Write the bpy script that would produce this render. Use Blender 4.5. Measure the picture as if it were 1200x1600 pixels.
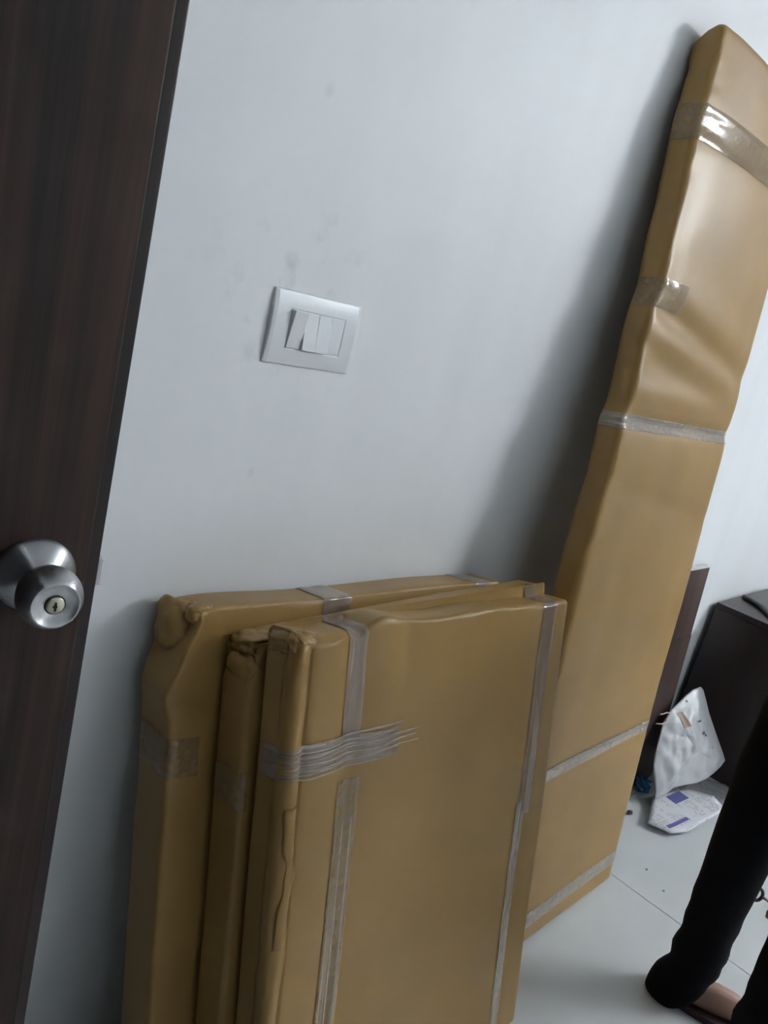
import bpy, bmesh, math, random
from mathutils import Vector, Matrix, noise
for o in list(bpy.data.objects): bpy.data.objects.remove(o)
random.seed(4)
S = bpy.context.scene
COL = S.collection
# ------------------------------------------------------------------ camera
YAW, PITCH, ROLL = math.radians(48.86), math.radians(14.33), math.radians(-14.30)
CAM = Vector((0.0, -0.80, 1.20))
fw = Vector((math.sin(YAW)*math.cos(PITCH), math.cos(YAW)*math.cos(PITCH), -math.sin(PITCH)))
rt = fw.cross(Vector((0, 0, 1))).normalized()
dn = fw.cross(rt)
r2 = rt*math.cos(ROLL) + dn*math.sin(ROLL)
d2 = -rt*math.sin(ROLL) + dn*math.cos(ROLL)
cd = bpy.data.cameras.new('camera')
cam = bpy.data.objects.new('camera', cd); COL.objects.link(cam)
cd.sensor_fit = 'HORIZONTAL'; cd.sensor_width = 36.0; cd.lens = 36.0*1230/1200; cd.clip_start = 0.02
m = Matrix((r2, -d2, -fw)).transposed().to_4x4(); m.translation = CAM
cam.matrix_world = m
S.camera = cam
# ------------------------------------------------------------------ world and exposure
w = bpy.data.worlds.new('world'); S.world = w; w.use_nodes = True
w.node_tree.nodes['Background'].inputs[0].default_value = (0.55, 0.62, 0.7, 1)
w.node_tree.nodes['Background'].inputs[1].default_value = 0.006
S.view_settings.view_transform = 'Standard'; S.view_settings.look = 'None'
S.view_settings.gamma = 1.0; S.view_settings.use_curve_mapping = False
S.view_settings.exposure = 2.55
TUBE_STRENGTH = 75.0            # the room's one lit tube light, high on the far wall
# ------------------------------------------------------------------ room measures (metres)
X0, X1, Y0, Y1, ZC = -0.46, 3.90, -3.6, 0.0, 2.75

# ------------------------------------------------------------------ materials
def newmat(name):
    mt = bpy.data.materials.new(name); mt.use_nodes = True
    nt = mt.node_tree
    return mt, nt, nt.nodes['Principled BSDF'], nt.nodes.new, nt.links.new
def flat(name, col, rough=0.5, metal=0.0, spec=0.5, var=0.12, scale=30.0, bump=0.0):
    mt, nt, b, N, L = newmat(name)
    tc = N('ShaderNodeTexCoord'); nz = N('ShaderNodeTexNoise'); nz.inputs['Scale'].default_value = scale
    nz.inputs['Detail'].default_value = 4
    L(tc.outputs['Object'], nz.inputs['Vector'])
    rp = N('ShaderNodeValToRGB')
    rp.color_ramp.elements[0].position = 0.3; rp.color_ramp.elements[1].position = 0.7
    rp.color_ramp.elements[0].color = [c*(1-var) for c in col]+[1]
    rp.color_ramp.elements[1].color = [min(1, c*(1+var)) for c in col]+[1]
    L(nz.outputs['Fac'], rp.inputs[0]); L(rp.outputs[0], b.inputs['Base Color'])
    b.inputs['Roughness'].default_value = rough; b.inputs['Metallic'].default_value = metal
    b.inputs['Specular IOR Level'].default_value = spec
    if bump:
        bp = N('ShaderNodeBump'); bp.inputs['Strength'].default_value = bump; bp.inputs['Distance'].default_value = 0.002
        L(nz.outputs['Fac'], bp.inputs['Height']); L(bp.outputs[0], b.inputs['Normal'])
    return mt
def wall_mat():
    mt, nt, b, N, L = newmat('wall_paint')
    tc = N('ShaderNodeTexCoord')
    n1 = N('ShaderNodeTexNoise'); n1.inputs['Scale'].default_value = 2.2; n1.inputs['Detail'].default_value = 5
    mp = N('ShaderNodeMapping'); mp.inputs['Scale'].default_value = (3.5, 1, 0.8)
    L(tc.outputs['Object'], mp.inputs[0]); L(mp.outputs[0], n1.inputs['Vector'])
    rp = N('ShaderNodeValToRGB')
    rp.color_ramp.elements[0].position = 0.25; rp.color_ramp.elements[1].position = 0.75
    rp.color_ramp.elements[0].color = (0.765, 0.775, 0.785, 1); rp.color_ramp.elements[1].color = (0.815, 0.825, 0.835, 1)
    L(n1.outputs['Fac'], rp.inputs[0])
    # finger smudges around the switch plate: noise kept to a small neighbourhood
    n2 = N('ShaderNodeTexNoise'); n2.inputs['Scale'].default_value = 26; n2.inputs['Detail'].default_value = 3
    L(tc.outputs['Object'], n2.inputs['Vector'])
    ds = N('ShaderNodeVectorMath'); ds.operation = 'DISTANCE'; ds.inputs[1].default_value = (0.64, 0, 1.18)
    L(tc.outputs['Object'], ds.inputs[0])
    mr = N('ShaderNodeMapRange'); mr.inputs[1].default_value = 0.02; mr.inputs[2].default_value = 0.16
    mr.inputs[3].default_value = 0.55; mr.inputs[4].default_value = 0.0
    L(ds.outputs['Value'], mr.inputs[0])
    m2 = N('ShaderNodeMapRange'); m2.inputs[1].default_value = 0.56; m2.inputs[2].default_value = 0.72
    L(n2.outputs['Fac'], m2.inputs[0])
    mu = N('ShaderNodeMath'); mu.operation = 'MULTIPLY'; L(mr.outputs[0], mu.inputs[0]); L(m2.outputs[0], mu.inputs[1])
    # a few small scuffs anywhere
    n3 = N('ShaderNodeTexNoise'); n3.inputs['Scale'].default_value = 13; n3.inputs['Detail'].default_value = 2
    L(tc.outputs['Object'], n3.inputs['Vector'])
    m3 = N('ShaderNodeMapRange'); m3.inputs[1].default_value = 0.72; m3.inputs[2].default_value = 0.80; m3.inputs[4].default_value = 0.35
    L(n3.outputs['Fac'], m3.inputs[0])
    ad = N('ShaderNodeMath'); ad.operation = 'ADD'; ad.use_clamp = True; L(mu.outputs[0], ad.inputs[0]); L(m3.outputs[0], ad.inputs[1])
    mx = N('ShaderNodeMixRGB'); mx.inputs[2].default_value = (0.50, 0.53, 0.56, 1)
    L(ad.outputs[0], mx.inputs[0]); L(rp.outputs[0], mx.inputs[1]); L(mx.outputs[0], b.inputs['Base Color'])
    b.inputs['Roughness'].default_value = 0.5; b.inputs['Specular IOR Level'].default_value = 0.35
    bp = N('ShaderNodeBump'); bp.inputs['Strength'].default_value = 0.12; bp.inputs['Distance'].default_value = 0.003
    n4 = N('ShaderNodeTexNoise'); n4.inputs['Scale'].default_value = 9; n4.inputs['Detail'].default_value = 6
    L(tc.outputs['Object'], n4.inputs['Vector']); L(n4.outputs['Fac'], bp.inputs['Height']); L(bp.outputs[0], b.inputs['Normal'])
    return mt
def wood_mat(name, dark, mid, light, sx=14.0, rough=0.42, axis='Z', spec=0.5):
    mt, nt, b, N, L = newmat(name)
    tc = N('ShaderNodeTexCoord'); mp = N('ShaderNodeMapping')
    sc = {'Z': (sx, sx, 0.45), 'X': (0.45, sx, sx), 'Y': (sx, 0.45, sx)}[axis]
    mp.inputs['Scale'].default_value = sc
    L(tc.outputs['Object'], mp.inputs[0])
    n1 = N('ShaderNodeTexNoise'); n1.inputs['Scale'].default_value = 1.0; n1.inputs['Detail'].default_value = 6
    n1.inputs['Roughness'].default_value = 0.62
    n1.inputs['Distortion'].default_value = 0.4
    L(mp.outputs[0], n1.inputs['Vector'])
    rp = N('ShaderNodeValToRGB'); e = rp.color_ramp.elements
    e[0].position = 0.34; e[0].color = dark+(1,); e[1].position = 0.72; e[1].color = light+(1,)
    x = e.new(0.52); x.color = mid+(1,)
    L(n1.outputs['Fac'], rp.inputs[0]); L(rp.outputs[0], b.inputs['Base Color'])
    m2 = N('ShaderNodeMapping'); m2.inputs['Scale'].default_value = tuple(8*c for c in sc)
    L(tc.outputs['Object'], m2.inputs[0])
    n2 = N('ShaderNodeTexNoise'); n2.inputs['Scale'].default_value = 2.0; n2.inputs['Detail'].default_value = 4
    L(m2.outputs[0], n2.inputs['Vector'])
    bp = N('ShaderNodeBump'); bp.inputs['Strength'].default_value = 0.15; bp.inputs['Distance'].default_value = 0.001
    L(n2.outputs['Fac'], bp.inputs['Height']); L(bp.outputs[0], b.inputs['Normal'])
    b.inputs['Roughness'].default_value = rough; b.inputs['Specular IOR Level'].default_value = spec
    return mt
def kraft_mat(name, col, rough=0.40):
    mt, nt, b, N, L = newmat(name)
    tc = N('ShaderNodeTexCoord')
    n1 = N('ShaderNodeTexNoise'); n1.inputs['Scale'].default_value = 5; n1.inputs['Detail'].default_value = 5
    L(tc.outputs['Object'], n1.inputs['Vector'])
    mp = N('ShaderNodeMapping'); mp.inputs['Scale'].default_value = (60, 60, 900)
    L(tc.outputs['Object'], mp.inputs[0])
    n2 = N('ShaderNodeTexNoise'); n2.inputs['Scale'].default_value = 1; n2.inputs['Detail'].default_value = 3
    L(mp.outputs[0], n2.inputs['Vector'])
    ad = N('ShaderNodeMath'); ad.operation = 'MULTIPLY_ADD'; ad.inputs[1].default_value = 0.35
    L(n2.outputs['Fac'], ad.inputs[0]); L(n1.outputs['Fac'], ad.inputs[2])
    rp = N('ShaderNodeValToRGB')
    rp.color_ramp.elements[0].position = 0.4; rp.color_ramp.elements[0].color = [c*0.88 for c in col]+[1]
    rp.color_ramp.elements[1].position = 0.95; rp.color_ramp.elements[1].color = [c*1.12 for c in col]+[1]
    L(ad.outputs[0], rp.inputs[0]); L(rp.outputs[0], b.inputs['Base Color'])
    b.inputs['Roughness'].default_value = rough; b.inputs['Specular IOR Level'].default_value = 0.42
    bp = N('ShaderNodeBump'); bp.inputs['Strength'].default_value = 0.10; bp.inputs['Distance'].default_value = 0.0008
    L(n2.outputs['Fac'], bp.inputs['Height']); L(bp.outputs[0], b.inputs['Normal'])
    return mt
def tape_mat(name, col=(0.62, 0.50, 0.43), alpha=0.34, rough=0.12):
    mt, nt, b, N, L = newmat(name)
    nt.nodes.remove(b); out = nt.nodes['Material Output']
    tc = N('ShaderNodeTexCoord'); nz_ = N('ShaderNodeTexNoise'); nz_.inputs['Scale'].default_value = 60
    L(tc.outputs['Object'], nz_.inputs['Vector'])
    mr = N('ShaderNodeMapRange'); mr.inputs[3].default_value = alpha*0.7; mr.inputs[4].default_value = alpha*1.3
    L(nz_.outputs['Fac'], mr.inputs[0])
    bp = N('ShaderNodeBump'); bp.inputs['Strength'].default_value = 0.25; bp.inputs['Distance'].default_value = 0.002
    L(nz_.outputs['Fac'], bp.inputs['Height'])
    tr = N('ShaderNodeBsdfTransparent'); df = N('ShaderNodeBsdfDiffuse'); df.inputs[0].default_value = col+(1,)
    gl = N('ShaderNodeBsdfGlossy'); gl.inputs['Roughness'].default_value = rough; gl.inputs[0].default_value = (1, 1, 1, 1)
    fr = N('ShaderNodeFresnel'); fr.inputs[0].default_value = 1.5
    L(bp.outputs[0], gl.inputs['Normal']); L(bp.outputs[0], fr.inputs['Normal'])
    m1 = N('ShaderNodeMixShader'); L(mr.outputs[0], m1.inputs[0]); L(tr.outputs[0], m1.inputs[1]); L(df.outputs[0], m1.inputs[2])
    m2 = N('ShaderNodeMixShader'); L(fr.outputs[0], m2.inputs[0]); L(m1.outputs[0], m2.inputs[1]); L(gl.outputs[0], m2.inputs[2])
    L(m2.outputs[0], out.inputs['Surface'])
    return mt
def steel_mat(name, col=(0.52, 0.52, 0.53), rough=0.3):
    mt, nt, b, N, L = newmat(name)
    tg = N('ShaderNodeTangent'); tg.direction_type = 'RADIAL'; tg.axis = 'Z'
    tc = N('ShaderNodeTexCoord'); nz = N('ShaderNodeTexNoise'); nz.inputs['Scale'].default_value = 220
    L(tc.outputs['Object'], nz.inputs['Vector'])
    mr = N('ShaderNodeMapRange'); mr.inputs[3].default_value = rough*0.8; mr.inputs[4].default_value = rough*1.2
    L(nz.outputs['Fac'], mr.inputs[0]); L(mr.outputs[0], b.inputs['Roughness'])
    b.inputs['Base Color'].default_value = col+(1,); b.inputs['Metallic'].default_value = 1.0
    b.inputs['Anisotropic'].default_value = 0.85; b.inputs['Anisotropic Rotation'].default_value = 0.25
    L(tg.outputs[0], b.inputs['Tangent'])
    return mt
def news_mat(name, grey, blocks):
    """newsprint: rows of grey text in columns plus flat printed blocks (object coordinates in metres)"""
    mt, nt, b, N, L = newmat(name)
    tc = N('ShaderNodeTexCoord'); sp = N('ShaderNodeSeparateXYZ'); L(tc.outputs['Object'], sp.inputs[0])
    def M(op, a, bb=None, c=None):
        q = N('ShaderNodeMath'); q.operation = op
        for i, v in enumerate((a, bb, c)):
            if v is None: continue
            if isinstance(v, (int, float)): q.inputs[i].default_value = v
            else: L(v, q.inputs[i])
        return q.outputs[0]
    row = M('GREATER_THAN', M('SINE', M('MULTIPLY', sp.outputs[1], 2*math.pi/0.0062)), 0.15)
    colm = M('GREATER_THAN', M('SINE', M('MULTIPLY', sp.outputs[0], 2*math.pi/0.085)), -0.8)
    nz = N('ShaderNodeTexNoise'); nz.inputs['Scale'].default_value = 90; L(tc.outputs['Object'], nz.inputs['Vector'])
    n2 = N('ShaderNodeTexNoise'); n2.inputs['Scale'].default_value = 14; L(tc.outputs['Object'], n2.inputs['Vector'])
    txt = M('MULTIPLY', M('MULTIPLY', row, colm), M('GREATER_THAN', nz.outputs['Fac'], 0.47))
    txt = M('MULTIPLY', txt, M('GREATER_THAN', n2.outputs['Fac'], 0.44))
    mx = N('ShaderNodeMixRGB'); mx.inputs[1].default_value = (grey, grey, grey*1.03, 1); mx.inputs[2].default_value = (grey*0.62, grey*0.62, grey*0.66, 1)
    L(txt, mx.inputs[0]); out = mx.outputs[0]
    for (xa, xb, ya, yb, c) in blocks:
        f = M('MULTIPLY', M('MULTIPLY', M('GREATER_THAN', sp.outputs[0], xa), M('LESS_THAN', sp.outputs[0], xb)),
              M('MULTIPLY', M('GREATER_THAN', sp.outputs[1], ya), M('LESS_THAN', sp.outputs[1], yb)))
        k = N('ShaderNodeMixRGB'); k.inputs[2].default_value = c+(1,); L(f, k.inputs[0]); L(out, k.inputs[1]); out = k.outputs[0]
    L(out, b.inputs['Base Color']); b.inputs['Roughness'].default_value = 0.7
    return mt

WALL = wall_mat()
CEIL = flat('ceiling_paint', (0.74, 0.76, 0.78), 0.7, var=0.02, scale=6)
TILE = flat('white_vitrified_tile', (0.58, 0.60, 0.60), 0.28, var=0.03, scale=5)
GROUT = flat('grout', (0.20, 0.20, 0.195), 0.9)
WENGE = wood_mat('wenge_laminate', (0.006, 0.0045, 0.006), (0.013, 0.008, 0.008), (0.062, 0.032, 0.022), 17, 0.46, spec=0.28)
LIP = wood_mat('wenge_lipping', (0.012, 0.007, 0.007), (0.024, 0.013, 0.012), (0.05, 0.028, 0.023), 20, 0.38, spec=0.4)
CABW = wood_mat('cabinet_laminate', (0.014, 0.009, 0.010), (0.02, 0.012, 0.012), (0.034, 0.020, 0.018), 9, 0.36)
BOARD = wood_mat('board_laminate', (0.040, 0.024, 0.020), (0.060, 0.035, 0.029), (0.085, 0.052, 0.043), 18, 0.42)
KRAFT = kraft_mat('kraft_paper', (0.325, 0.187, 0.055))
TAPE = tape_mat('clear_packing_tape', (0.60, 0.46, 0.385), 0.34)
TAPEC = tape_mat('clear_tape_thin', (0.45, 0.30, 0.15), 0.55, 0.14)
TAPE2 = tape_mat('clear_tape_shiny', (0.76, 0.66, 0.58), 0.40, 0.10)
STEEL = steel_mat('brushed_steel')
BRASS = flat('key_cylinder_metal', (0.50, 0.47, 0.38), 0.35, 1.0)
BLACK = flat('black_slot', (0.006, 0.006, 0.006), 0.6)
PLASTIC = flat('white_switch_plastic', (0.74, 0.755, 0.775), 0.28, var=0.01)
TROUS = flat('black_trouser_cloth', (0.0045, 0.0045, 0.006), 0.9, spec=0.15, scale=200, bump=0.3)
SHIRT = flat('dark_shirt_cloth', (0.02, 0.022, 0.03), 0.9, spec=0.15, scale=200, bump=0.3)
SKIN = flat('skin', (0.36, 0.20, 0.15), 0.5, var=0.08, scale=12)
HAIR = flat('hair', (0.01, 0.008, 0.007), 0.5)
SOLE = flat('slipper_rubber', (0.03, 0.008, 0.010), 0.6)
BAGM = flat('grey_white_bag_plastic', (0.47, 0.475, 0.49), 0.36, var=0.08, scale=9)
BAGSLOT = flat('bag_slot_brown', (0.30, 0.19, 0.15), 0.5)
INK = flat('dark_print', (0.12, 0.12, 0.14), 0.6)
STRING = flat('pale_string', (0.62, 0.47, 0.40), 0.7)
BLUE = flat('blue_plastic', (0.03, 0.14, 0.30), 0.3, var=0.3, scale=40)
SCRAP = flat('brown_scrap', (0.12, 0.07, 0.045), 0.7)
BLKP = flat('black_leather', (0.008, 0.008, 0.010), 0.45)
METAL = flat('dark_metal', (0.12, 0.10, 0.09), 0.35, 0.9)
WHITEM = flat('white_fixture', (0.8, 0.8, 0.8), 0.4)
SPECK = flat('grey_dirt', (0.22, 0.22, 0.21), 0.9)
NEWS1 = news_mat('newsprint', 0.66, [(0.16, 0.235, 0.075, 0.11, (0.10, 0.11, 0.30)), (0.02, 0.13, 0.012, 0.024, (0.13, 0.10, 0.34)),
                                     (0.0, 0.5, -0.01, 0.004, (0.68, 0.68, 0.70)), (0.135, 0.15, 0.0, 0.2, (0.66, 0.66, 0.68))])
NEWS2 = news_mat('newsprint_grey', 0.40, [(0.1, 0.2, 0.06, 0.12, (0.22, 0.20, 0.22))])
tubem, nt, b, N, L = newmat('lit_tube')
b.inputs['Emission Color'].default_value = (0.905, 0.965, 1.0, 1); b.inputs['Emission Strength'].default_value = TUBE_STRENGTH
b.inputs['Base Color'].default_value = (0.9, 0.9, 0.9, 1)

# ------------------------------------------------------------------ helpers
def link(name, me, mat=None, parent=None, smooth=False, loc=None):
    o = bpy.data.objects.new(name, me); COL.objects.link(o)
    if mat and not me.materials: me.materials.append(mat)
    if smooth:
        for p in me.polygons: p.use_smooth = True
    if parent: o.parent = parent
    if loc: o.location = loc
    return o
def from_bm(name, bm, mat, parent=None, smooth=False, loc=None):
    bmesh.ops.recalc_face_normals(bm, faces=bm.faces)
    me = bpy.data.meshes.new(name); bm.to_mesh(me); bm.free()
    return link(name, me, mat, parent, smooth, loc)
def from_py(name, vs, fs, mat, parent=None, smooth=True, loc=None):
    me = bpy.data.meshes.new(name); me.from_pydata([tuple(v) for v in vs], [], fs); me.update()
    bm = bmesh.new(); bm.from_mesh(me); bmesh.ops.recalc_face_normals(bm, faces=bm.faces); bm.to_mesh(me); bm.free()
    return link(name, me, mat, parent, smooth, loc)
def add_box(bm, a, b_, bev=0.0, seg=2):
    r = bmesh.ops.create_cube(bm, size=1.0)
    vs = r['verts']
    for v in vs:
        v.co = Vector(((a[0]+b_[0])/2+v.co.x*(b_[0]-a[0]), (a[1]+b_[1])/2+v.co.y*(b_[1]-a[1]), (a[2]+b_[2])/2+v.co.z*(b_[2]-a[2])))
    if bev:
        es = list({e for v in vs for e in v.link_edges})
        bmesh.ops.bevel(bm, geom=es, offset=bev, segments=seg, affect='EDGES', profile=0.5)
def box(name, a, b_, mat, parent=None, bev=0.0, smooth=False, seg=2):
    bm = bmesh.new(); add_box(bm, a, b_, bev, seg); return from_bm(name, bm, mat, parent, smooth)
def empty(name, loc, rot=(0, 0, 0)):
    o = bpy.data.objects.new(name, None); COL.objects.link(o); o.location = loc; o.rotation_euler = rot
    o.empty_display_size = 0.05; return o
def tag(o, label=None, cat=None, group=None, kind=None):
    if label: o['label'] = label
    if cat: o['category'] = cat
    if group: o['group'] = group
    if kind: o['kind'] = kind
    return o
def lathe(name, prof, mat, parent=None, n=64, smooth=True):
    """profile [(r, z)] round the local z axis"""
    vs, fs = [], []
    for (r, z) in prof:
        for i in range(n):
            a = 2*math.pi*i/n; vs.append((r*math.cos(a), r*math.sin(a), z))
    for k in range(len(prof)-1):
        for i in range(n):
            j = (i+1) % n; fs.append((k*n+i, k*n+j, (k+1)*n+j, (k+1)*n+i))
    fs.append(tuple(range(n))); fs.append(tuple((len(prof)-1)*n+i for i in range(n)))
    return from_py(name, vs, fs, mat, parent, smooth)
def tube(name, pts, rad, mat, parent=None, n=8, flatten=1.0):
    pts = [Vector(p) for p in pts]; vs, fs = [], []
    for i, p in enumerate(pts):
        t = (pts[min(i+1, len(pts)-1)]-pts[max(i-1, 0)]).normalized()
        u = t.cross(Vector((0, 0, 1)))
        u = u.normalized() if u.length > 1e-4 else Vector((1, 0, 0))
        v = u.cross(t)
        r = rad[i] if isinstance(rad, (list, tuple)) else rad
        for k in range(n):
            a = 2*math.pi*k/n; vs.append(p+u*math.cos(a)*r+v*math.sin(a)*r*flatten)
    for i in range(len(pts)-1):
        for k in range(n):
            j = (k+1) % n; fs.append((i*n+k, i*n+j, (i+1)*n+j, (i+1)*n+k))
    fs.append(tuple(range(n))); fs.append(tuple((len(pts)-1)*n+k for k in range(n)))
    return from_py(name, vs, fs, mat, parent)
def interp(x, xs, ys):
    if x <= xs[0]: return ys[0]
    for i in range(len(xs)-1):
        if x <= xs[i+1]:
            f = (x-xs[i])/(xs[i+1]-xs[i]); f = f*f*(3-2*f)*0.5+f*0.5
            return ys[i]+(ys[i+1]-ys[i])*f
    return ys[-1]
def gs(x, c, s): return math.exp(-((x-c)/s)**2)
def sst(x, a, b_):
    f = min(1, max(0, (x-a)/(b_-a))); return f*f*(3-2*f)
def nz(x, y, z): return noise.noise(Vector((x, y, z)))

# ------------------------------------------------------------------ room shell
tag(box('wall_back', (X0-0.1, 0, -0.05), (X1+0.1, 0.12, ZC+0.05), WALL), kind='structure')
tag(box('wall_right', (X1, Y0-0.1, -0.05), (X1+0.12, 0, ZC+0.05), WALL), kind='structure')
tag(box('wall_front', (X0-0.1, Y0-0.12, -0.05), (X1+0.1, Y0, ZC+0.05), WALL), kind='structure')
tag(box('ceiling', (X0-0.1, Y0-0.1, ZC), (X1+0.1, 0.1, ZC+0.1), CEIL), kind='structure')
bm = bmesh.new()
DY0, DY1, DZ = -2.6, -0.055, 2.10
add_box(bm, (X0-0.12, Y0-0.1, -0.05), (X0, DY0, ZC+0.05)); add_box(bm, (X0-0.12, DY1, -0.05), (X0, 0.0, ZC+0.05))
add_box(bm, (X0-0.12, DY0, DZ), (X0, DY1, ZC+0.05))
tag(from_bm('wall_left', bm, WALL), kind='structure')
bm = bmesh.new()
for a, c in (((X0-0.13, DY0, 0), (X0+0.006, DY0+0.04, DZ)), ((X0-0.13, DY1-0.012, 0), (X0+0.006, DY1, DZ)), ((X0-0.13, DY0, DZ-0.04), (X0+0.006, DY1, DZ))):
    add_box(bm, a, c, 0.003)
tag(from_bm('trim_1', bm, LIP), kind='structure')
# tiled floor: one grout bed, every tile a slab of its own
fl = tag(box('floor', (X0-0.5, Y0-0.1, -0.06), (X1+0.1, 0.1, -0.0015), GROUT), kind='structure')
TS = 0.60; GW = 0.0011
tile_me = None
for i in range(-5, 6):
    for j in range(-6, 2):
        xa, xb = 1.8067+i*TS, 1.8067+(i+1)*TS; ya, yb = -0.70+j*TS, -0.70+(j+1)*TS
        xa, xb = max(xa, X0-0.45), min(xb, X1); ya, yb = max(ya, Y0), min(yb, 0.0)
        if xb-xa < 0.02 or yb-ya < 0.02: continue
        box('tile', (xa+GW, ya+GW, -0.008), (xb-GW, yb-GW, 0.0), TILE, fl, 0.0006, seg=1)

# ------------------------------------------------------------------ tube light on the far wall (out of frame)
t = empty('tube_light_offscreen', (X1, -2.50, 2.50))
tag(t, 'lit white tube light batten mounted high on the far wall', 'light')
box('batten', (-0.03, -0.62, -0.02), (0, 0.62, 0.02), WHITEM, t, 0.004)
vs = []
tb = tube('tube_offscreen', [(-0.052, -0.585, 0), (-0.052, -0.3, 0), (-0.052, 0.3, 0), (-0.052, 0.585, 0)], 0.014, tubem, t, 16)
for s in (-1, 1):
    box('lamp_holder', (-0.07, min(s*0.585, s*0.61), -0.018), (-0.02, max(s*0.585, s*0.61), 0.018), WHITEM, t, 0.003)

# ------------------------------------------------------------------ door leaf, standing open beside the wall
A8 = math.radians(-8.0)
DW = 0.80
d1 = empty('door_1', (0.343-DW*math.cos(A8), -0.1845-DW*math.sin(A8), 0.0), (0, 0, A8))
tag(d1, 'dark wenge door leaf standing open with a round steel knob', None, kind='structure')
# local: x from hinge to free edge, face at y=0 towards the room, thickness to +y
bm = bmesh.new(); add_box(bm, (0, 0.0, 0.008), (DW-0.0105, 0.034, 2.06), 0.0016, 3)
from_bm('door_panel', bm, WENGE, d1)
bm = bmesh.new(); add_box(bm, (DW-0.0125, 0.0013, 0.008), (DW, 0.0335, 2.06), 0.0012, 3)
from_bm('edge_lipping', bm, LIP, d1)
KZ = 0.909; KX = DW-0.0545
kn = empty('knob_axis', (0, 0, 0)); bpy.data.objects.remove(kn)
def on_axis(o):
    o.location = (KX, 0.0, KZ); o.rotation_euler = (math.radians(90), 0, 0)   # local z -> -y (out of the face)
    return o
on_axis(lathe('rosette', [(0.0335, 0.0), (0.0338, 0.0025), (0.0328, 0.0052), (0.030, 0.0085), (0.026, 0.0125), (0.021, 0.0165), (0.0165, 0.0185), (0.0145, 0.0195)], STEEL, d1))
kb = on_axis(lathe('knob', [(0.0125, 0.012), (0.0125, 0.024), (0.0150, 0.027), (0.0205, 0.0305), (0.0243, 0.036), (0.0262, 0.043), (0.0262, 0.0495), (0.0245, 0.0565),
      (0.0215, 0.0622), (0.0197, 0.0644), (0.0188, 0.0648), (0.0180, 0.0642), (0.0135, 0.0628), (0.0086, 0.0620), (0.0082, 0.0618), (0.002, 0.0618)], STEEL, d1))
cy = lathe('key_cylinder', [(0.0074, 0.060), (0.0074, 0.0632), (0.0068, 0.0638), (0.001, 0.0638)], BRASS, kb, 40)
rg = lathe('cylinder_ring', [(0.0084, 0.0612), (0.0084, 0.0622), (0.0076, 0.0622), (0.0076, 0.0612)], BLACK, kb, 40)
bm = bmesh.new(); add_box(bm, (-0.0009, -0.0048, 0.0632), (0.0009, 0.0030, 0.0642)); add_box(bm, (-0.0020, -0.0018, 0.0632), (0.0014, 0.0002, 0.0642))
from_bm('keyhole', bm, BLACK, kb)
box('latch_bolt', (DW, 0.004, KZ-0.014), (DW+0.0055, 0.016, KZ+0.012), STEEL, d1, 0.001)
for z in (0.25, 1.05, 1.85):
    tube('hinge', [(-0.002, -0.004, z), (-0.002, -0.004, z+0.05), (-0.002, -0.004, z+0.1)], 0.006, STEEL, d1, 12)

# ------------------------------------------------------------------ switch plate
sw = empty('light_switch', (0.6905, -0.0, 1.143))
tag(sw, 'white four-module switch plate on the grey-white wall', 'switch')
PW, PH = 0.149, 0.0925
vs, fs = [], []
nx, ny = 24, 18
HX, HZ = 0.0465, 0.0245    # opening half size
def plate_y(x, z):
    e = max(abs(x)/(PW/2), 0); q = abs(z)/(PH/2)
    f = 0.0075 - 0.0042*q**2.4
    if e > 0.93: f -= 0.0012*((e-0.93)/0.07)**2
    return -f
xs = sorted(set([-PW/2+PW*i/nx for i in range(nx+1)]+[-HX, HX])); zs = sorted(set([-PH/2+PH*i/ny for i in range(ny+1)]+[-HZ, HZ]))
idx = {}
for i, x in enumerate(xs):
    for j, z in enumerate(zs):
        idx[i, j] = len(vs); vs.append((x, plate_y(x, z), z))
for i in range(len(xs)-1):
    for j in range(len(zs)-1):
        xm, zm = (xs[i]+xs[i+1])/2, (zs[j]+zs[j+1])/2
        if abs(xm) < HX and abs(zm) < HZ: continue
        fs.append((idx[i, j], idx[i+1, j], idx[i+1, j+1], idx[i, j+1]))
bm = bmesh.new(); bvs = [bm.verts.new(v) for v in vs]
for f in fs: bm.faces.new([bvs[k] for k in f])
for v in list(bm.verts):
    if not v.link_faces: bm.verts.remove(v)
r = bmesh.ops.extrude_edge_only(bm, edges=[e for e in bm.edges if e.is_boundary])
for v in [g for g in r['geom'] if isinstance(g, bmesh.types.BMVert)]: v.co.y = -0.0003
pl = from_bm('plate', bm, PLASTIC, sw)
es = pl.modifiers.new('edge', 'BEVEL'); es.width = 0.0012; es.segments = 2; es.limit_method = 'ANGLE'
box('module_frame', (-HX, -0.0066, -HZ), (HX, -0.0004, HZ), PLASTIC, sw, 0.0004, seg=1)
for k in range(4):
    xa = -0.0455+k*0.02275
    bm = bmesh.new(); add_box(bm, (xa+0.0003, -0.0105 if k < 3 else -0.0072, -HZ+0.0008), (xa+0.02245, -0.003, HZ-0.0008), 0.0006, 2)
    if k < 3:
        for v in bm.verts:
            if v.co.y < -0.006:
                q = v.co.z/HZ
                v.co.y += (0.0032*(-q)-0.0006 if k == 0 else 0.0030*q+0.0004 if k == 1 else 0.0022*q+0.0008)
    from_bm('rocker' if k < 3 else 'blank_module', bm, PLASTIC, sw)

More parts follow.
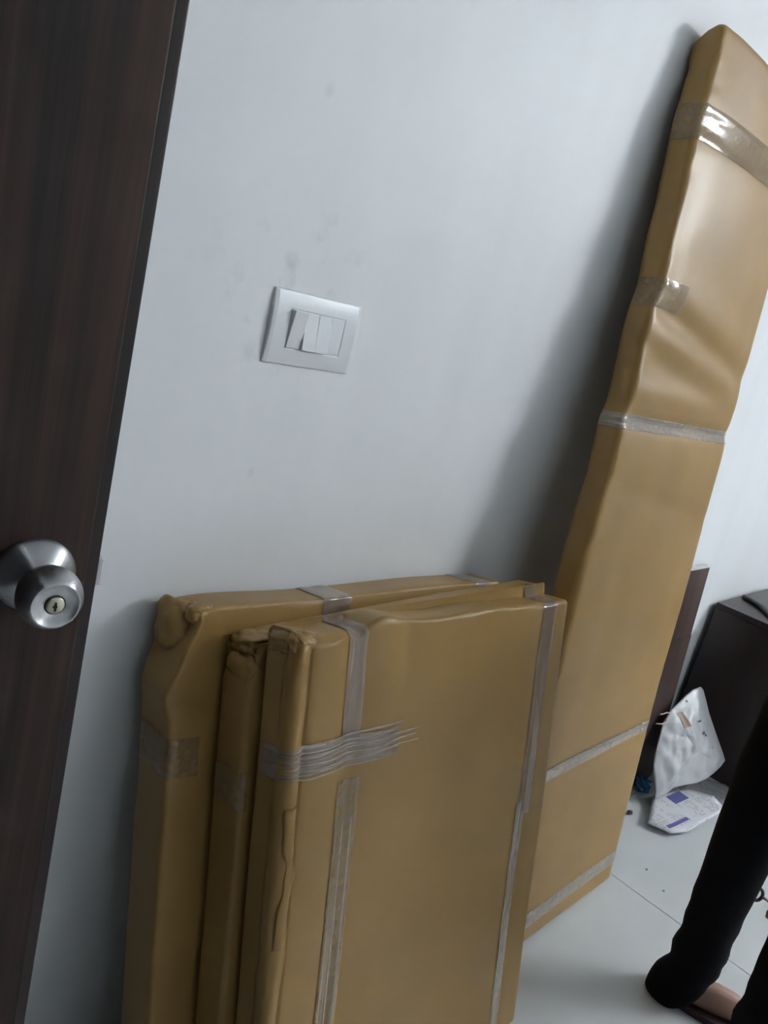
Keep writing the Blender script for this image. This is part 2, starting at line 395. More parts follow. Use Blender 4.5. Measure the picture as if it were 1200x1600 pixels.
# ------------------------------------------------------------------ wrapped packages
class Pack:
    """paper-wrapped board: local x 0..W, y 0 (front)..T (back), z 0..H; leaned back on its rear bottom edge"""
    def __init__(s, name, label, xl, W, y0, t, H, T, rad, deform, mat, step=0.010, extra=()):
        th = math.atan(t); s.W, s.T, s.H, s.r, s.D = W, T, H, rad, deform
        zb = T*math.sin(th)
        s.root = empty(name, (xl, y0+t*zb, zb+0.0012), (-th, 0, 0))
        tag(s.root, label, 'package')
        s.mat = mat
        def axis(Ln, st):
            n = max(1, round((Ln-2*rad)/st)); return [0, rad*0.35, rad*0.7]+[rad+(Ln-2*rad)*i/n for i in range(n+1)]+[Ln-rad*0.7, Ln-rad*0.35, Ln]
        ax, ay, az = sorted(axis(W, step)+list(extra)), axis(T, 0.012), axis(H, step)
        vs, fs, ix = [], [], {}
        nx, ny, nz_ = len(ax)-1, len(ay)-1, len(az)-1
        def V(i, j, k):
            if (i, j, k) not in ix:
                ix[i, j, k] = len(vs); vs.append(s.P(ax[i], ay[j], az[k], 0))
            return ix[i, j, k]
        for i in range(nx):
            for k in range(nz_):
                for j in (0, ny): fs.append((V(i, j, k), V(i+1, j, k), V(i+1, j, k+1), V(i, j, k+1)))
            for j in range(ny):
                for k in (0, nz_): fs.append((V(i, j, k), V(i+1, j, k), V(i+1, j+1, k), V(i, j+1, k)))
        for j in range(ny):
            for k in range(nz_):
                for i in (0, nx): fs.append((V(i, j, k), V(i, j+1, k), V(i, j+1, k+1), V(i, j, k+1)))
        from_py('paper_wrap', vs, fs, mat, s.root)
    def P(s, x, y, z, off):
        p = Vector((x, y, z)); q = Vector((min(max(x, s.r), s.W-s.r), min(max(y, s.r), s.T-s.r), min(max(z, s.r), s.H-s.r)))
        d = p-q
        if d.length < 1e-9: n = Vector((0, -1, 0))
        else: n = d.normalized()
        base = q+n*s.r
        return s.D(s, base, n)+n*off
    def sheet(s, name, fn, nu, nv, mat, off=0.0009, crinkle=0.0, ragged=0.0, seed=0.0, label=None, thick=0.0):
        """a strip lying on the wrap; fn(u, v) gives a point on the un-deformed box"""
        vs, fs = [], []
        for i in range(nu+1):
            for j in range(nv+1):
                u, v = i/nu, j/nv
                if ragged and j in (0, nv): v += ragged*nz(u*9+seed, j, seed)
                x, y, z = fn(u, v)
                c = crinkle*(0.5+nz(v*11+seed, u*3, seed*2.0))+crinkle*0.8*abs(nz(v*23, u*5+seed, 3.1))
                if j in (0, nv) or i in (0, nu): c *= 0.2
                vs.append(s.P(x, y, z, off+max(0, c)))
        for i in range(nu):
            for j in range(nv):
                a = i*(nv+1)+j; fs.append((a, a+nv+1, a+nv+2, a+1))
        o = from_py(name, vs, fs, mat, s.root)
        # open sheet: make its faces look outwards, away from the wrap beneath
        x, y, z = fn(0.5, 0.5); out = s.P(x, y, z, 1.0)-s.P(x, y, z, 0.0)
        pol = o.data.polygons[(nu//2)*nv+nv//2]
        if pol.normal.dot(out) < 0: o.data.flip_normals()
        if thick:
            md = o.modifiers.new('thickness', 'SOLIDIFY'); md.thickness = thick; md.offset = 1
        if label: o['label'] = label
        return o
    def vpath(s, u, z0, back):
        """front face from z0 up, over the top, 'back' metres down the back"""
        Lf, Lt = s.H-z0, s.T
        d = u*(Lf+Lt+back)
        if d < Lf: return 0.0, z0+d
        if d < Lf+Lt: return d-Lf, s.H
        return s.T, s.H-(d-Lf-Lt)
    def hpath(s, u, left, x1):
        """end face from depth 'left' to the front corner, then along the front to x1"""
        d = u*(left+x1)
        if d < left: return 0.0, left-d
        return d-left, 0.0
def lump(name, c, size, amp, mat, parent, seed, fold=1.0, n=20):
    """a crumpled pocket of paper: pinched, ridged lobe"""
    bm = bmesh.new(); bmesh.ops.create_uvsphere(bm, u_segments=n*2, v_segments=n, radius=1.0)
    for v in bm.verts:
        p = v.co.copy()
        p = Vector([math.copysign(abs(c_)**0.72, c_) for c_ in p])
        vd = noise.voronoi(Vector((p.x*1.1+seed, p.y*1.1, p.z*1.1)))[0]
        r = 1+amp*1.4*(min(0.6, vd[1]-vd[0])-0.3)+amp*0.5*nz(p.x*3+seed, p.y*3, p.z*3)
        r -= fold*0.30*gs(p.z+0.35*p.y, 0.1, 0.12)
        v.co = Vector((p.x*size[0]*r, p.y*size[1]*r, p.z*size[2]*r))+Vector(c)
    return from_bm(name, bm, mat, parent, True)

TH = 0.2
# --- back board of the leaning three
def dback(s, p, n):
    x, y, z = p
    front, top, end = max(0, -n.y), max(0, n.z), max(0, -n.x)
    o = p.copy()
    o += n*(-0.0012+0.0022*nz(x*6, y*9+3, z*5)) if n.y < 0.5 else n*(-0.002)
    # mitred paper at the near top corner, with a crease line below it
    lf = 1-sst(x, 0.0, 0.045)
    k = sst(z, s.H-0.105, s.H-0.01)
    o.x += lf*k*0.030*(1-0.35*sst(y, s.T*0.4, s.T))
    o.x -= lf*0.010*gs(z, s.H-0.115, 0.02)*(1-0.5*sst(y, 0.0, s.T))
    o.y += front*0.0035*gs(z, s.H-0.118+0.02*nz(x*20, 1, 2), 0.006)*(1-sst(x, 0.03, 0.09))
    o.x += end*0.004*gs(z, s.H-0.118, 0.005)
    o.z += top*0.004*nz(x*7+1, 2.0, 0.3)-top*0.004
    o.z -= 0.016*(x/s.W)*sst(z, 0.0, s.H)
    cr = (1-sst(x, 0.0, 0.09))*sst(z, s.H-0.10, s.H-0.02)
    o += n*cr*0.005*(abs(nz(x*40+z*60, y*30, z*45))*2-0.6)
    return o
PB = Pack('wrapped_board', 'kraft paper wrapped board against the wall, rearmost of the three short ones', 0.512, 0.672, -0.2365, TH, 0.803, 0.075, 0.009, dback, KRAFT)
PB.sheet('tape', lambda u, v: (0.235+0.055*v+0.012*u, *PB.vpath(u, PB.H-0.03, 0.02)), 26, 8, TAPE, crinkle=0.0008, seed=2)
PB.sheet('tape', lambda u, v: (PB.W-0.075+0.045*v, *PB.vpath(u, PB.H-0.02, 0.02)), 26, 8, TAPE2, crinkle=0.0008, seed=5)
PB.sheet('tape', lambda u, v: (*PB.hpath(u, 0.07, 0.045), 0.595+0.05*v-0.012*u), 26, 10, TAPEC, crinkle=0.0022, ragged=0.05, seed=8)
lump('paper_fold', (0.030, PB.T-0.030, PB.H-0.034), (0.024, 0.026, 0.034), 0.22, KRAFT, PB.root, 3.3, 0.0)
lump('paper_fold', (0.040, 0.014, PB.H-0.014), (0.020, 0.012, 0.012), 0.14, KRAFT, PB.root, 7.7, 0.3)
# --- middle board
def dmid(s, p, n):
    x, y, z = p
    o = p.copy(); top, end = max(0, n.z), max(0, -n.x)
    o += n*(-0.0012+0.002*nz(x*6+4, y*9, z*5)) if abs(n.y) < 0.5 else n*(-0.0015)
    o.z += top*0.005*nz(x*5+9, 2.0, 0.3)-top*0.003
    o.z += 0.014*(x/s.W)*sst(z, 0.0, s.H)
    lf = 1-sst(x, 0.0, 0.05)
    o.x += end*0.016*sst(z, s.H-0.06, s.H-0.02)
    o.z -= lf*top*0.008
    o += n*lf*sst(z, s.H-0.08, s.H-0.01)*0.006*(abs(nz(x*50+z*50, y*40, z*50))*2-0.7)
    return o
PM = Pack('wrapped_board', 'kraft paper wrapped board between the front and rear short ones', 0.574, 0.652, -0.304, TH, 0.789, 0.060, 0.009, dmid, KRAFT)
PM.sheet('tape', lambda u, v: (*PM.hpath(u, 0.055, 0.012), 0.57+0.05*v), 20, 8, TAPEC, crinkle=0.0010, seed=11)
lump('paper_fold', (0.016, 0.029, PM.H-0.040), (0.016, 0.030, 0.017), 0.22, KRAFT, PM.root, 1.3, 0.2)
lump('paper_fold', (0.030, 0.031, PM.H-0.014), (0.030, 0.027, 0.014), 0.24, KRAFT, PM.root, 5.9, 0.7)
# --- front board
def dfront(s, p, n):
    x, y, z = p
    o = p.copy(); front, top, end = max(0, -n.y), max(0, n.z), max(0, -n.x)
    if n.y > 0.5: return o-n*0.0015
    up = sst(z, 0.25, s.H)
    o += n*(0.0025*nz(x*4+2, y*5, z*3+7)-0.0008)
    dent = gs(x, 0.108, 0.017)
    o.y += front*0.0045*dent*(0.35+0.65*up)
    o.y -= front*0.0045*gs(x, 0.060, 0.030)*up
    o.y -= front*0.0050*gs(x, 0.165, 0.030)*sst(z, s.H-0.32, s.H-0.02)
    o.y += front*0.0030*gs(x-0.05*(s.H-z), 0.205, 0.010)*sst(z, s.H-0.12, s.H-0.03)
    o.y += front*0.0025*gs(x, 0.55, 0.016)
    # slack paper along the top edge
    o.z += top*(-0.010*dent-0.006*gs(x, 0.05, 0.03)+0.006*gs(x, 0.155, 0.03)+0.003*nz(x*9, 4, 1)-0.004*gs(x, 0.56, 0.02))
    o.z += front*sst(z, s.H-0.03, s.H)*(-0.010*dent-0.006*gs(x, 0.05, 0.03)+0.006*gs(x, 0.155, 0.03)+0.003*nz(x*9, 4, 1)-0.004*gs(x, 0.56, 0.02))
    o.y += (front+top)*sst(z, s.H-0.02, s.H)*0.0045*nz(x*16+3, 0, 2)
    o.z -= 0.020*(x/s.W)*sst(z, 0.0, s.H)
    o.y += front*0.0042*gs(x, 0.026-0.006*(s.H-z), 0.004)-front*0.003*gs(x, 0.012, 0.010)
    lf = 1-sst(x, 0.0, 0.04)
    o.x += end*0.006*sst(z, s.H-0.05, s.H-0.01)
    o.x -= lf*front*0.003*nz(1, 2, z*14)
    o += n*lf*sst(z, s.H-0.07, s.H)*0.004*(abs(nz(x*50+z*50, y*40, z*50))*2-0.7)
    return o
PF = Pack('wrapped_board', 'kraft paper wrapped board with taped front, foremost of the three short ones', 0.588, 0.624, -0.367, TH, 0.824, 0.058, 0.010, dfront, KRAFT, 0.010, [0.0125+0.0025*i for i in range(8)])
# vertical tape near the left, upper piece pinched over the top, lower piece with pale ridges
PF.sheet('tape', lambda u, v: (0.092+0.034*v-0.004*u, *PF.vpath(u, PF.H-0.155, 0.02)), 40, 10, TAPE, crinkle=0.0016, ragged=0.04, seed=21)
PF.sheet('tape', lambda u, v: (0.088+0.038*v+0.006*u, 0.0, 0.02+0.60*u), 60, 14, TAPEC, crinkle=0.0012, ragged=0.03, seed=24)
for k, xx in enumerate((0.092, 0.104, 0.118)):
    PF.sheet('tape_ridge', lambda u, v: (xx+0.0035*v+0.004*u, 0.0, 0.02+0.545*u), 40, 2, TAPE2, off=0.0016, crinkle=0.0010, seed=30+k)
PF.sheet('tape', lambda u, v: (0.535+0.036*v+0.016*u**4+0.006*u, *PF.vpath(u, 0.44, 0.02)), 60, 8, TAPE, crinkle=0.0010, ragged=0.04, seed=41)
PF.sheet('tape', lambda u, v: (0.527+0.026*v+0.006*(1-u), 0.0, 0.01+0.46*u), 50, 10, TAPE2, crinkle=0.0012, ragged=0.05, seed=44)
PF.sheet('tape_ridge', lambda u, v: (0.530+0.004*v+0.006*(1-u), 0.0, 0.01+0.22*u), 30, 2, TAPE2, off=0.0016, crinkle=0.001, seed=46)
# wide wrinkled horizontal tape with string-like strands
PF.sheet('tape', lambda u, v: (*PF.hpath(u, 0.045, 0.20), 0.640+0.040*v+0.004*math.sin(5*u)), 60, 18, TAPE, crinkle=0.0030, ragged=0.04, seed=51)
for k in range(11):
    z0 = 0.640+0.0040*k+0.002*random.random(); xe = (0.16, 0.242, 0.20, 0.235, 0.18, 0.22, 0.15, 0.242, 0.19, 0.17, 0.21)[k]
    lf = random.uniform(0.0, 0.03); sd = random.random()*9; rise = random.uniform(-0.006, 0.006)
    PF.sheet('tape_strand', lambda u, v: (*PF.hpath(u, lf, xe), z0+0.0022*v+rise*u+0.003*nz(u*4+sd, 0, 0)), 44, 2, TAPE2, off=0.0022, crinkle=0.0028, seed=60+k)
# overlapping paper seam down the near corner
PF.sheet('paper_seam', lambda u, v: ((-0.001+0.0+0.026*max(0, v-0.42)/0.58) if v > 0.42 else 0.0, 0.0 if v > 0.42 else 0.016*(0.42-v)/0.42, 0.02+(PF.H-0.032)*u),
         90, 10, KRAFT, off=0.0016, crinkle=0.0012, ragged=0.10, seed=71, thick=0.0006)
PF.sheet('paper_seam', lambda u, v: (0.004+0.018*v+0.006*gs(u, 0.5, 0.2), 0.0, 0.43+0.18*u), 40, 8, KRAFT, off=0.0030, crinkle=0.0025, ragged=0.18, seed=77, thick=0.0006)
lump('paper_fold', (0.014, 0.033, PF.H-0.018), (0.016, 0.024, 0.013), 0.22, KRAFT, PF.root, 2.2, 0.7)
lump('paper_fold', (0.020, 0.013, PF.H-0.016), (0.020, 0.013, 0.014), 0.22, KRAFT, PF.root, 6.4, 0.3)

# --- tall package, leaning on the wall beyond the short ones
LZ = [0, 0.4, 0.83, 0.913, 1.01, 1.06, 1.10, 1.14, 1.2, 1.27, 1.303, 1.355, 1.44, 1.495, 1.64, 1.70, 1.765]
LX = [1.262, 1.278, 1.302, 1.313, 1.334, 1.334, 1.336, 1.351, 1.356, 1.356, 1.361, 1.376, 1.373, 1.380, 1.381, 1.392, 1.398]
RZ = [0, 0.45, 0.81, 1.08, 1.105, 1.14, 1.43, 1.765]; RX = [1.775, 1.797, 1.838, 1.862, 1.852, 1.866, 1.890, 1.915]
TX = 1.26; TW = 0.52
def dtall(s, p, n):
    x, y, z = p
    o = p.copy(); front, top, end = max(0, -n.y), max(0, n.z), max(0, -n.x)
    f = x/s.W
    o.x = interp(z, LZ, LX)*(1-f)+interp(z, RZ, RX)*f-TX
    if n.y > 0.3 and z < s.H-0.09: return o-n*0.001
    # hollows running across the face between the tapes
    zz = z+0.085*f          # hollows slope down to the far side
    h = -0.0075*gs(zz, 1.318, 0.020)-0.0055*gs(zz, 1.235, 0.030)-0.010*gs(z, 1.108-0.006*f, 0.013)-0.004*gs(zz, 0.99, 0.018)-0.004*gs(z, 1.63, 0.02)
    h += 0.006*gs(zz, 1.275, 0.030)+0.007*gs(z, 1.165, 0.026)+0.003*gs(z, 1.045, 0.03)+0.004*gs(zz, 1.37, 0.03)
    h *= 0.95
    h -= 0.006*gs(z, 0.402, 0.012)
    h += 0.016*sst(z, 1.15, 1.6)*(1-(1-min(1, f/0.5))**2)
    h += 0.003*nz(x*3+2, 0, z*3.5)+0.0012*nz(x*9, 5, z*9)
    h -= 0.010*gs(x, 0.17, 0.06)*gs(z, 0.72, 0.17)*0.6
    o.y -= front*h*(0.25+0.75*sst(f, -0.02, 0.15))*(1-0.75*sst(f, 0.8, 1.0))
    o.z += top*(-0.012*sst(f, 0.1, 0.5)+0.004*nz(x*8, 1, 1))-(1-sst(x, 0, 0.025))*sst(z, s.H-0.03, s.H)*0.004-(1-sst(x, 0.02, 0.12))*sst(y, 0.25*s.T, s.T)*sst(z, s.H-0.07, s.H)*0.024
    o += n*(1-sst(x, 0, 0.06))*0.0035*nz(y*30, 3, z*26+nz(z*8, y, 1))
    o += n*(1-sst(x, 0, 0.10))*sst(z, s.H-0.22, s.H-0.02)*0.003*(nz(x*20, y*20, z*70))
    return o
PT = Pack('tall_wrapped_panel', 'tall kraft paper wrapped panel leaning on the wall, higher than the switch plate', TX, TW, -0.262, 0.1155, 1.806, 0.055, 0.014, dtall, KRAFT)
PT.sheet('tape', lambda u, v: (*PT.hpath(u, 0.05, TW-0.005), 1.605+0.062*v+0.010*u), 70, 14, TAPEC, crinkle=0.0014, seed=81)
PT.sheet('tape', lambda u, v: (*PT.hpath(u, 0.05, 0.10), 1.315+0.052*v), 30, 10, TAPEC, crinkle=0.0018, seed=83)
PT.sheet('tape', lambda u, v: (*PT.hpath(u, 0.05, TW-0.004), 1.092+0.028*v-0.006*u), 70, 14, TAPE2, crinkle=0.0022, ragged=0.05, seed=85)
PT.sheet('tape', lambda u, v: (*PT.hpath(u, 0.05, TW-0.004), 0.385+0.028*v+0.010*u), 70, 8, TAPE2, crinkle=0.0012, seed=87)
PT.sheet('tape', lambda u, v: (*PT.hpath(u, 0.05, TW-0.004), 0.042+0.036*v+0.010*u), 70, 8, TAPE2, crinkle=0.0010, seed=89)

# ------------------------------------------------------------------ dark board behind the tall panel
bt = math.atan(0.075)
lb = empty('laminate_board', (1.88, -0.0815, 0.0019), (-bt, 0, 0))
tag(lb, 'dark brown laminate board with pale top edge leaning on the wall', 'board')
BW, BH, BT = 0.505, 0.695, 0.018
box('lower_panel', (0, 0, 0), (BW, BT, 0.478), BOARD, lb, 0.0008, seg=1)
box('upper_panel', (0, 0.002, 0.4785), (BW, BT, BH), BOARD, lb, 0.0008, seg=1)
box('edge_strip', (0, 0.000, BH), (BW, BT, BH+0.0045), flat('pale_edge_band', (0.62, 0.62, 0.60), 0.5), lb, 0.0005, seg=1)

# ------------------------------------------------------------------ low dark cabinet in the far corner
cb = empty('low_cabinet', (2.60, -0.018, 0))
tag(cb, 'low dark brown cabinet standing in the far corner of the wall', 'cabinet')
CW, CD, CH = 0.54, 0.46, 0.552
box('side_panel', (0, -CD, 0), (0.018, 0, CH-0.018), CABW, cb, 0.0012, seg=1)
box('side_panel', (CW-0.018, -CD, 0), (CW, 0, CH-0.018), CABW, cb, 0.0012, seg=1)
box('back_panel', (0.018, -0.008, 0.03), (CW-0.018, 0, CH-0.018), CABW, cb)
box('bottom_panel', (0.018, -CD, 0.05), (CW-0.018, -0.008, 0.068), CABW, cb)
box('plinth', (0.018, -CD+0.03, 0), (CW-0.018, -CD+0.045, 0.05), CABW, cb)
box('top_panel', (-0.002, -CD-0.004, CH-0.018), (CW, 0, CH), CABW, cb, 0.0015, seg=1)
for k in range(2):
    dr = box('door', (0.003+k*CW/2, -CD-0.018, 0.052), (CW/2*(k+1)-0.003, -CD, CH-0.022), CABW, cb, 0.0012, seg=1)
    xh = CW/2-0.03 if k == 0 else CW/2+0.03
    tube('handle', [(xh, -CD-0.018, 0.30), (xh, -CD-0.04, 0.305), (xh, -CD-0.04, 0.40), (xh, -CD-0.018, 0.405)], 0.005, STEEL, dr, 10)
# black strap lying on the cabinet top
pts = [(2.800, -0.038, 0.5525), (2.782, -0.062, 0.553), (2.768, -0.088, 0.5535), (2.750, -0.112, 0.5535), (2.722, -0.136, 0.5535), (2.690, -0.158, 0.553), (2.668, -0.190, 0.553), (2.67, -0.235, 0.5525), (2.70, -0.27, 0.5525), (2.75, -0.30, 0.5525)]
vs, fs = [], []
for i, p in enumerate(pts):
    p = Vector(p); tn = (Vector(pts[min(i+1, len(pts)-1)])-Vector(pts[max(i-1, 0)])).normalized(); u = tn.cross(Vector((0, 0, 1))).normalized()
    for (a, z) in ((-0.013, 0), (-0.013, 0.010), (-0.010, 0.013), (0.010, 0.013), (0.013, 0.010), (0.013, 0)):
        vs.append(p+u*a+Vector((0, 0, z)))
for i in range(len(pts)-1):
    for k in range(6): fs.append((i*6+k, i*6+(k+1) % 6, i*6+6+(k+1) % 6, i*6+6+k))
fs += [tuple(range(6)), tuple((len(pts)-1)*6+k for k in range(6))]
tag(from_py('strap', vs, fs, BLKP, None), 'thick black strap curling across the low cabinet top', 'strap')

# ------------------------------------------------------------------ newspapers, bag and scraps on the floor
def paper(name, outline, z0, th, mat, label, origin, rot, wav, seed, nr=7):
    """folded newspaper: outline in world xy; object axes turned so the print follows the sheet"""
    o0 = Vector((origin[0], origin[1], z0)); c, s_ = math.cos(rot), math.sin(rot)
    loc = [((x-origin[0])*c+(y-origin[1])*s_, -(x-origin[0])*s_+(y-origin[1])*c) for x, y in outline]
    dense = []
    for i in range(len(loc)):
        a, b2 = loc[i], loc[(i+1) % len(loc)]
        for k in range(8): dense.append((a[0]+(b2[0]-a[0])*k/8, a[1]+(b2[1]-a[1])*k/8))
    cx, cy = sum(p[0] for p in loc)/len(loc), sum(p[1] for p in loc)/len(loc)
    vs, fs = [], []; n = len(dense)
    def zt(x, y, f): return th+wav*(nz(x*12+seed, y*12, seed)*0.5+0.5)*(0.4+0.6*f)
    for side in (1, 0):
        for k in range(nr+1):
            f = k/nr
            for (x, y) in dense:
                px, py = cx+(x-cx)*f, cy+(y-cy)*f
                vs.append((px, py, zt(px, py, f) if side else (0 if f < 0.9 else (zt(px, py, f)-th)*0.7)))
    for side in (0, 1):
        b0 = side*(nr+1)*n
        for k in range(nr):
            for i in range(n):
                j = (i+1) % n; fs.append((b0+k*n+i, b0+k*n+j, b0+(k+1)*n+j, b0+(k+1)*n+i))
    a0, b0 = nr*n, (nr+1)*n+nr*n
    for i in range(n):
        j = (i+1) % n; fs.append((a0+i, a0+j, b0+j, b0+i))
    o = from_py(name, vs, fs, mat, None); o.location = o0; o.rotation_euler = (0, 0, rot)
    bm = bmesh.new(); bm.from_mesh(o.data); bmesh.ops.remove_doubles(bm, verts=bm.verts, dist=1e-6); bm.to_mesh(o.data); bm.free()
    return tag(o, label, 'newspaper')
paper('newspaper', [(2.330, -0.130), (2.326, -0.238), (2.438, -0.312), (2.570, -0.290), (2.590, -0.243), (2.55, -0.180), (2.45, -0.135)], 0.0005, 0.005, NEWS2,
      'greyish printed newspaper under the bag, touching the low cabinet', (2.30, -0.25), 0.1, 0.007, 4.4)
paper('newspaper', [(2.087, -0.207), (2.115, -0.266), (2.180, -0.291), (2.405, -0.306), (2.442, -0.257), (2.399, -0.192), (2.240, -0.150)], 0.0145, 0.006, NEWS1,
      'white folded newspaper with purple printed blocks at the foot of the bag', (2.10, -0.265), -0.12, 0.007, 1.7)
# carrier bag
bo = Vector((2.199, -0.168, 0.036)); ex = Vector((0.940, -0.2115, 0.267)).normalized(); en = Vector((-0.3214, -0.8105, 0.4897)).normalized(); ey = en.cross(ex)
M3 = Matrix((ex, ey, en)).transposed().to_4x4(); M3.translation = bo
outl = [(0.0, 0.0), (0.045, -0.004), (0.082, 0.002), (0.130, -0.008), (0.175, -0.019), (0.220, -0.022), (0.257, -0.018), (0.295, -0.010), (0.320, 0.0), (0.320, 0.025), (0.317, 0.052), (0.313, 0.10), (0.310, 0.156), (0.313, 0.20), (0.313, 0.226),
        (0.306, 0.239), (0.271, 0.240), (0.230, 0.232), (0.188, 0.220), (0.160, 0.213), (0.138, 0.202), (0.112, 0.188), (0.095, 0.168), (0.075, 0.146), (0.055, 0.123), (0.040, 0.104), (0.029, 0.085), (0.022, 0.055), (0.012, 0.020)]
cx, cy = 0.19, 0.10
vs, fs = [], []; n = len(outl); NR = 26
def vr(a, b_, c):
    d = noise.voronoi(Vector((a, b_, c)))[0]; return min(0.7, d[1]-d[0])
def bulge(x, y, f):
    w_ = (1-f**2.2)
    h = 0.030*w_*(0.6+0.4*(1-y/0.24))
    h += w_*(0.016*abs(nz(x*18+2, y*14, 1))-0.005)+w_*0.012*vr(x*11+y*7, y*15, 2.0)+w_*0.006*vr(x*25, y*25-x*9, 5.0)-0.004*w_+0.004*nz(x*30, y*30, 8)*min(1, w_*3)
    return h
dense = []
for i in range(n):
    a, b2 = outl[i], outl[(i+1) % n]
    for k in range(4): dense.append((a[0]+(b2[0]-a[0])*k/4, a[1]+(b2[1]-a[1])*k/4))
nd = len(dense)
for sgn in (1, -1):
    for k in range(NR+1):
        f = k/NR
        for x, y in dense:
            px, py = cx+(x-cx)*f, cy+(y-cy)*f
            vs.append((px, py, (bulge(px, py, f)+0.0008) if sgn > 0 else -0.25*bulge(px, py, f)-0.0008+0.0))
for s_ in (0, 1):
    b0 = s_*(NR+1)*nd
    for k in range(NR):
        for i in range(nd):
            j = (i+1) % nd; fs.append((b0+k*nd+i, b0+k*nd+j, b0+(k+1)*nd+j, b0+(k+1)*nd+i))
a0, b0 = NR*nd, (NR+1)*nd+NR*nd
for i in range(nd):
    j = (i+1) % nd; fs.append((a0+i, a0+j, b0+j, b0+i))
bg = empty('carrier_bag', (0, 0, 0)); bg.matrix_world = M3
tag(bg, 'crumpled grey-white plastic bag propped against the low cabinet', 'bag')
ob = from_py('bag_body', vs, fs, BAGM, bg)
bm = bmesh.new(); bm.from_mesh(ob.data); bmesh.ops.remove_doubles(bm, verts=bm.verts, dist=1e-6); bm.to_mesh(ob.data); bm.free()
def frac(x, y):
    # fraction of the way from the centre to the outline
    a = math.atan2(y-cy, x-cx); best = 9
    for i in range(nd):
        x1, y1 = dense[i][0]-cx, dense[i][1]-cy; x2, y2 = dense[(i+1) % nd][0]-cx, dense[(i+1) % nd][1]-cy
        dx, dy = math.cos(a), math.sin(a); den = dx*(y2-y1)-dy*(x2-x1)
        if abs(den) < 1e-9: continue
        tt = (x1*(y2-y1)-y1*(x2-x1))/den; ss = (x1*dy-y1*dx)/den
        if tt > 0 and -0.001 <= ss <= 1.001: best = min(best, tt)
    return min(1, math.hypot(x-cx, y-cy)/best)
def patch(name, poly, mat, off=0.0012, nn=6):
    """flat patch following the bag"""
    (x0, y0), (x1, y1), (x2, y2), (x3, y3) = poly; vs, fs = [], []
    for i in range(nn+1):
        for j in range(nn+1):
            u, v = i/nn, j/nn
            x = (x0*(1-u)+x1*u)*(1-v)+(x3*(1-u)+x2*u)*v; y = (y0*(1-u)+y1*u)*(1-v)+(y3*(1-u)+y2*u)*v
            vs.append((x, y, bulge(x, y, frac(x, y))+0.0008+off))
    for i in range(nn):
        for j in range(nn):
            a = i*(nn+1)+j; fs.append((a, a+1, a+nn+2, a+nn+1))
    return from_py(name, vs, fs, mat, bg)
patch('bag_mark', [(0.176, 0.152), (0.200, 0.150), (0.194, 0.196), (0.170, 0.200)], BAGSLOT)  # brown patches standing in for the bag's handle cutout, no hole is cut
patch('bag_mark', [(0.172, 0.152), (0.188, 0.151), (0.184, 0.172), (0.172, 0.174)], BAGSLOT, 0.0016)
for (x, y, w_, h_) in ((0.222, 0.216, 0.008, 0.006), (0.238, 0.110, 0.012, 0.008), (0.246, 0.102, 0.008, 0.006), (0.233, 0.150, 0.014, 0.005), (0.262, 0.060, 0.006, 0.004)):
    patch('bag_mark', [(x, y), (x+w_, y-0.002), (x+w_, y+h_), (x, y+h_)], INK, 0.0014, 3)
for k, seg in enumerate((((0.150, 0.205, 0.004), (0.128, 0.215, 0.012), (0.108, 0.217, 0.016), (0.092, 0.222, 0.018)), ((0.135, 0.198, 0.004), (0.112, 0.190, 0.014), (0.090, 0.193, 0.018), (0.066, 0.202, 0.020)))):
    tube('string_handle', seg, [0.0016, 0.002, 0.002, 0.0024], STRING, bg, 8)
# blue wrapper scrap
def crumple(name, c, size, mat, label, cat, seed, amp=0.5):
    bm = bmesh.new(); bmesh.ops.create_icosphere(bm, subdivisions=4, radius=1.0)
    for v in bm.verts:
        p = v.co.copy(); r = 1+amp*(abs(nz(p.x*1.6+seed, p.y*1.6, p.z*1.6))*1.6-0.5)
        v.co = Vector((p.x*size[0]*r, p.y*size[1]*r, max(-size[2], p.z*size[2]*r)))
    o = from_bm(name, bm, mat, None, False); o.location = (c[0], c[1], size[2]+0.0005)
    return tag(o, label, cat)
crumple('plastic_wrapper', (2.262, -0.104, 0), (0.026, 0.022, 0.022), BLUE, 'small crumpled blue plastic wrapper on the floor beside the bag', 'wrapper', 2.0)
crumple('paper_scrap', (2.105, -0.146, 0), (0.009, 0.007, 0.006), SCRAP, 'tiny brown scrap on the floor behind the tall panel', 'scrap', 5.0)
for (x, y) in ((1.916, -0.293), (1.880, -0.357)):
    o = crumple('dirt_speck', (x, y, 0), (0.004, 0.0028, 0.0012), SPECK, 'tiny grey speck of dirt on the white floor tile, nearer the newspaper' if x > 1.9 else 'tiny grey speck of dirt on the white floor tile, nearer the black trousers', 'speck', x*3, 0.4); o['group'] = 'specks on the floor tile'

# ------------------------------------------------------------------ person at the right, back to the wall, only the legs in frame
PHI = math.atan2(0.40, 0.917)
PERS = (1.529, -0.610, 0.0)
LEG = {'l': (0.074, 0.054), 'r': (-0.076, -0.052)}
def skin_mesh(name, verts, edges, radii, root, mat, parent, sub=2):
    me = bpy.data.meshes.new(name); me.from_pydata(verts, edges, []); me.update()
    o = bpy.data.objects.new(name, me); COL.objects.link(o); me.materials.append(mat)
    if parent: o.parent = parent
    md = o.modifiers.new('skin', 'SKIN'); md.use_smooth_shade = True; md.branch_smoothing = 0.6
    for i, r in enumerate(radii):
        r = r if isinstance(r, tuple) else (r, r)
        me.skin_vertices[0].data[i].radius = r; me.skin_vertices[0].data[i].use_root = (i == root)
    sb = o.modifiers.new('sub', 'SUBSURF'); sb.levels = sub; sb.render_levels = sub
    return o
V, Ed, Rr = [], [], []
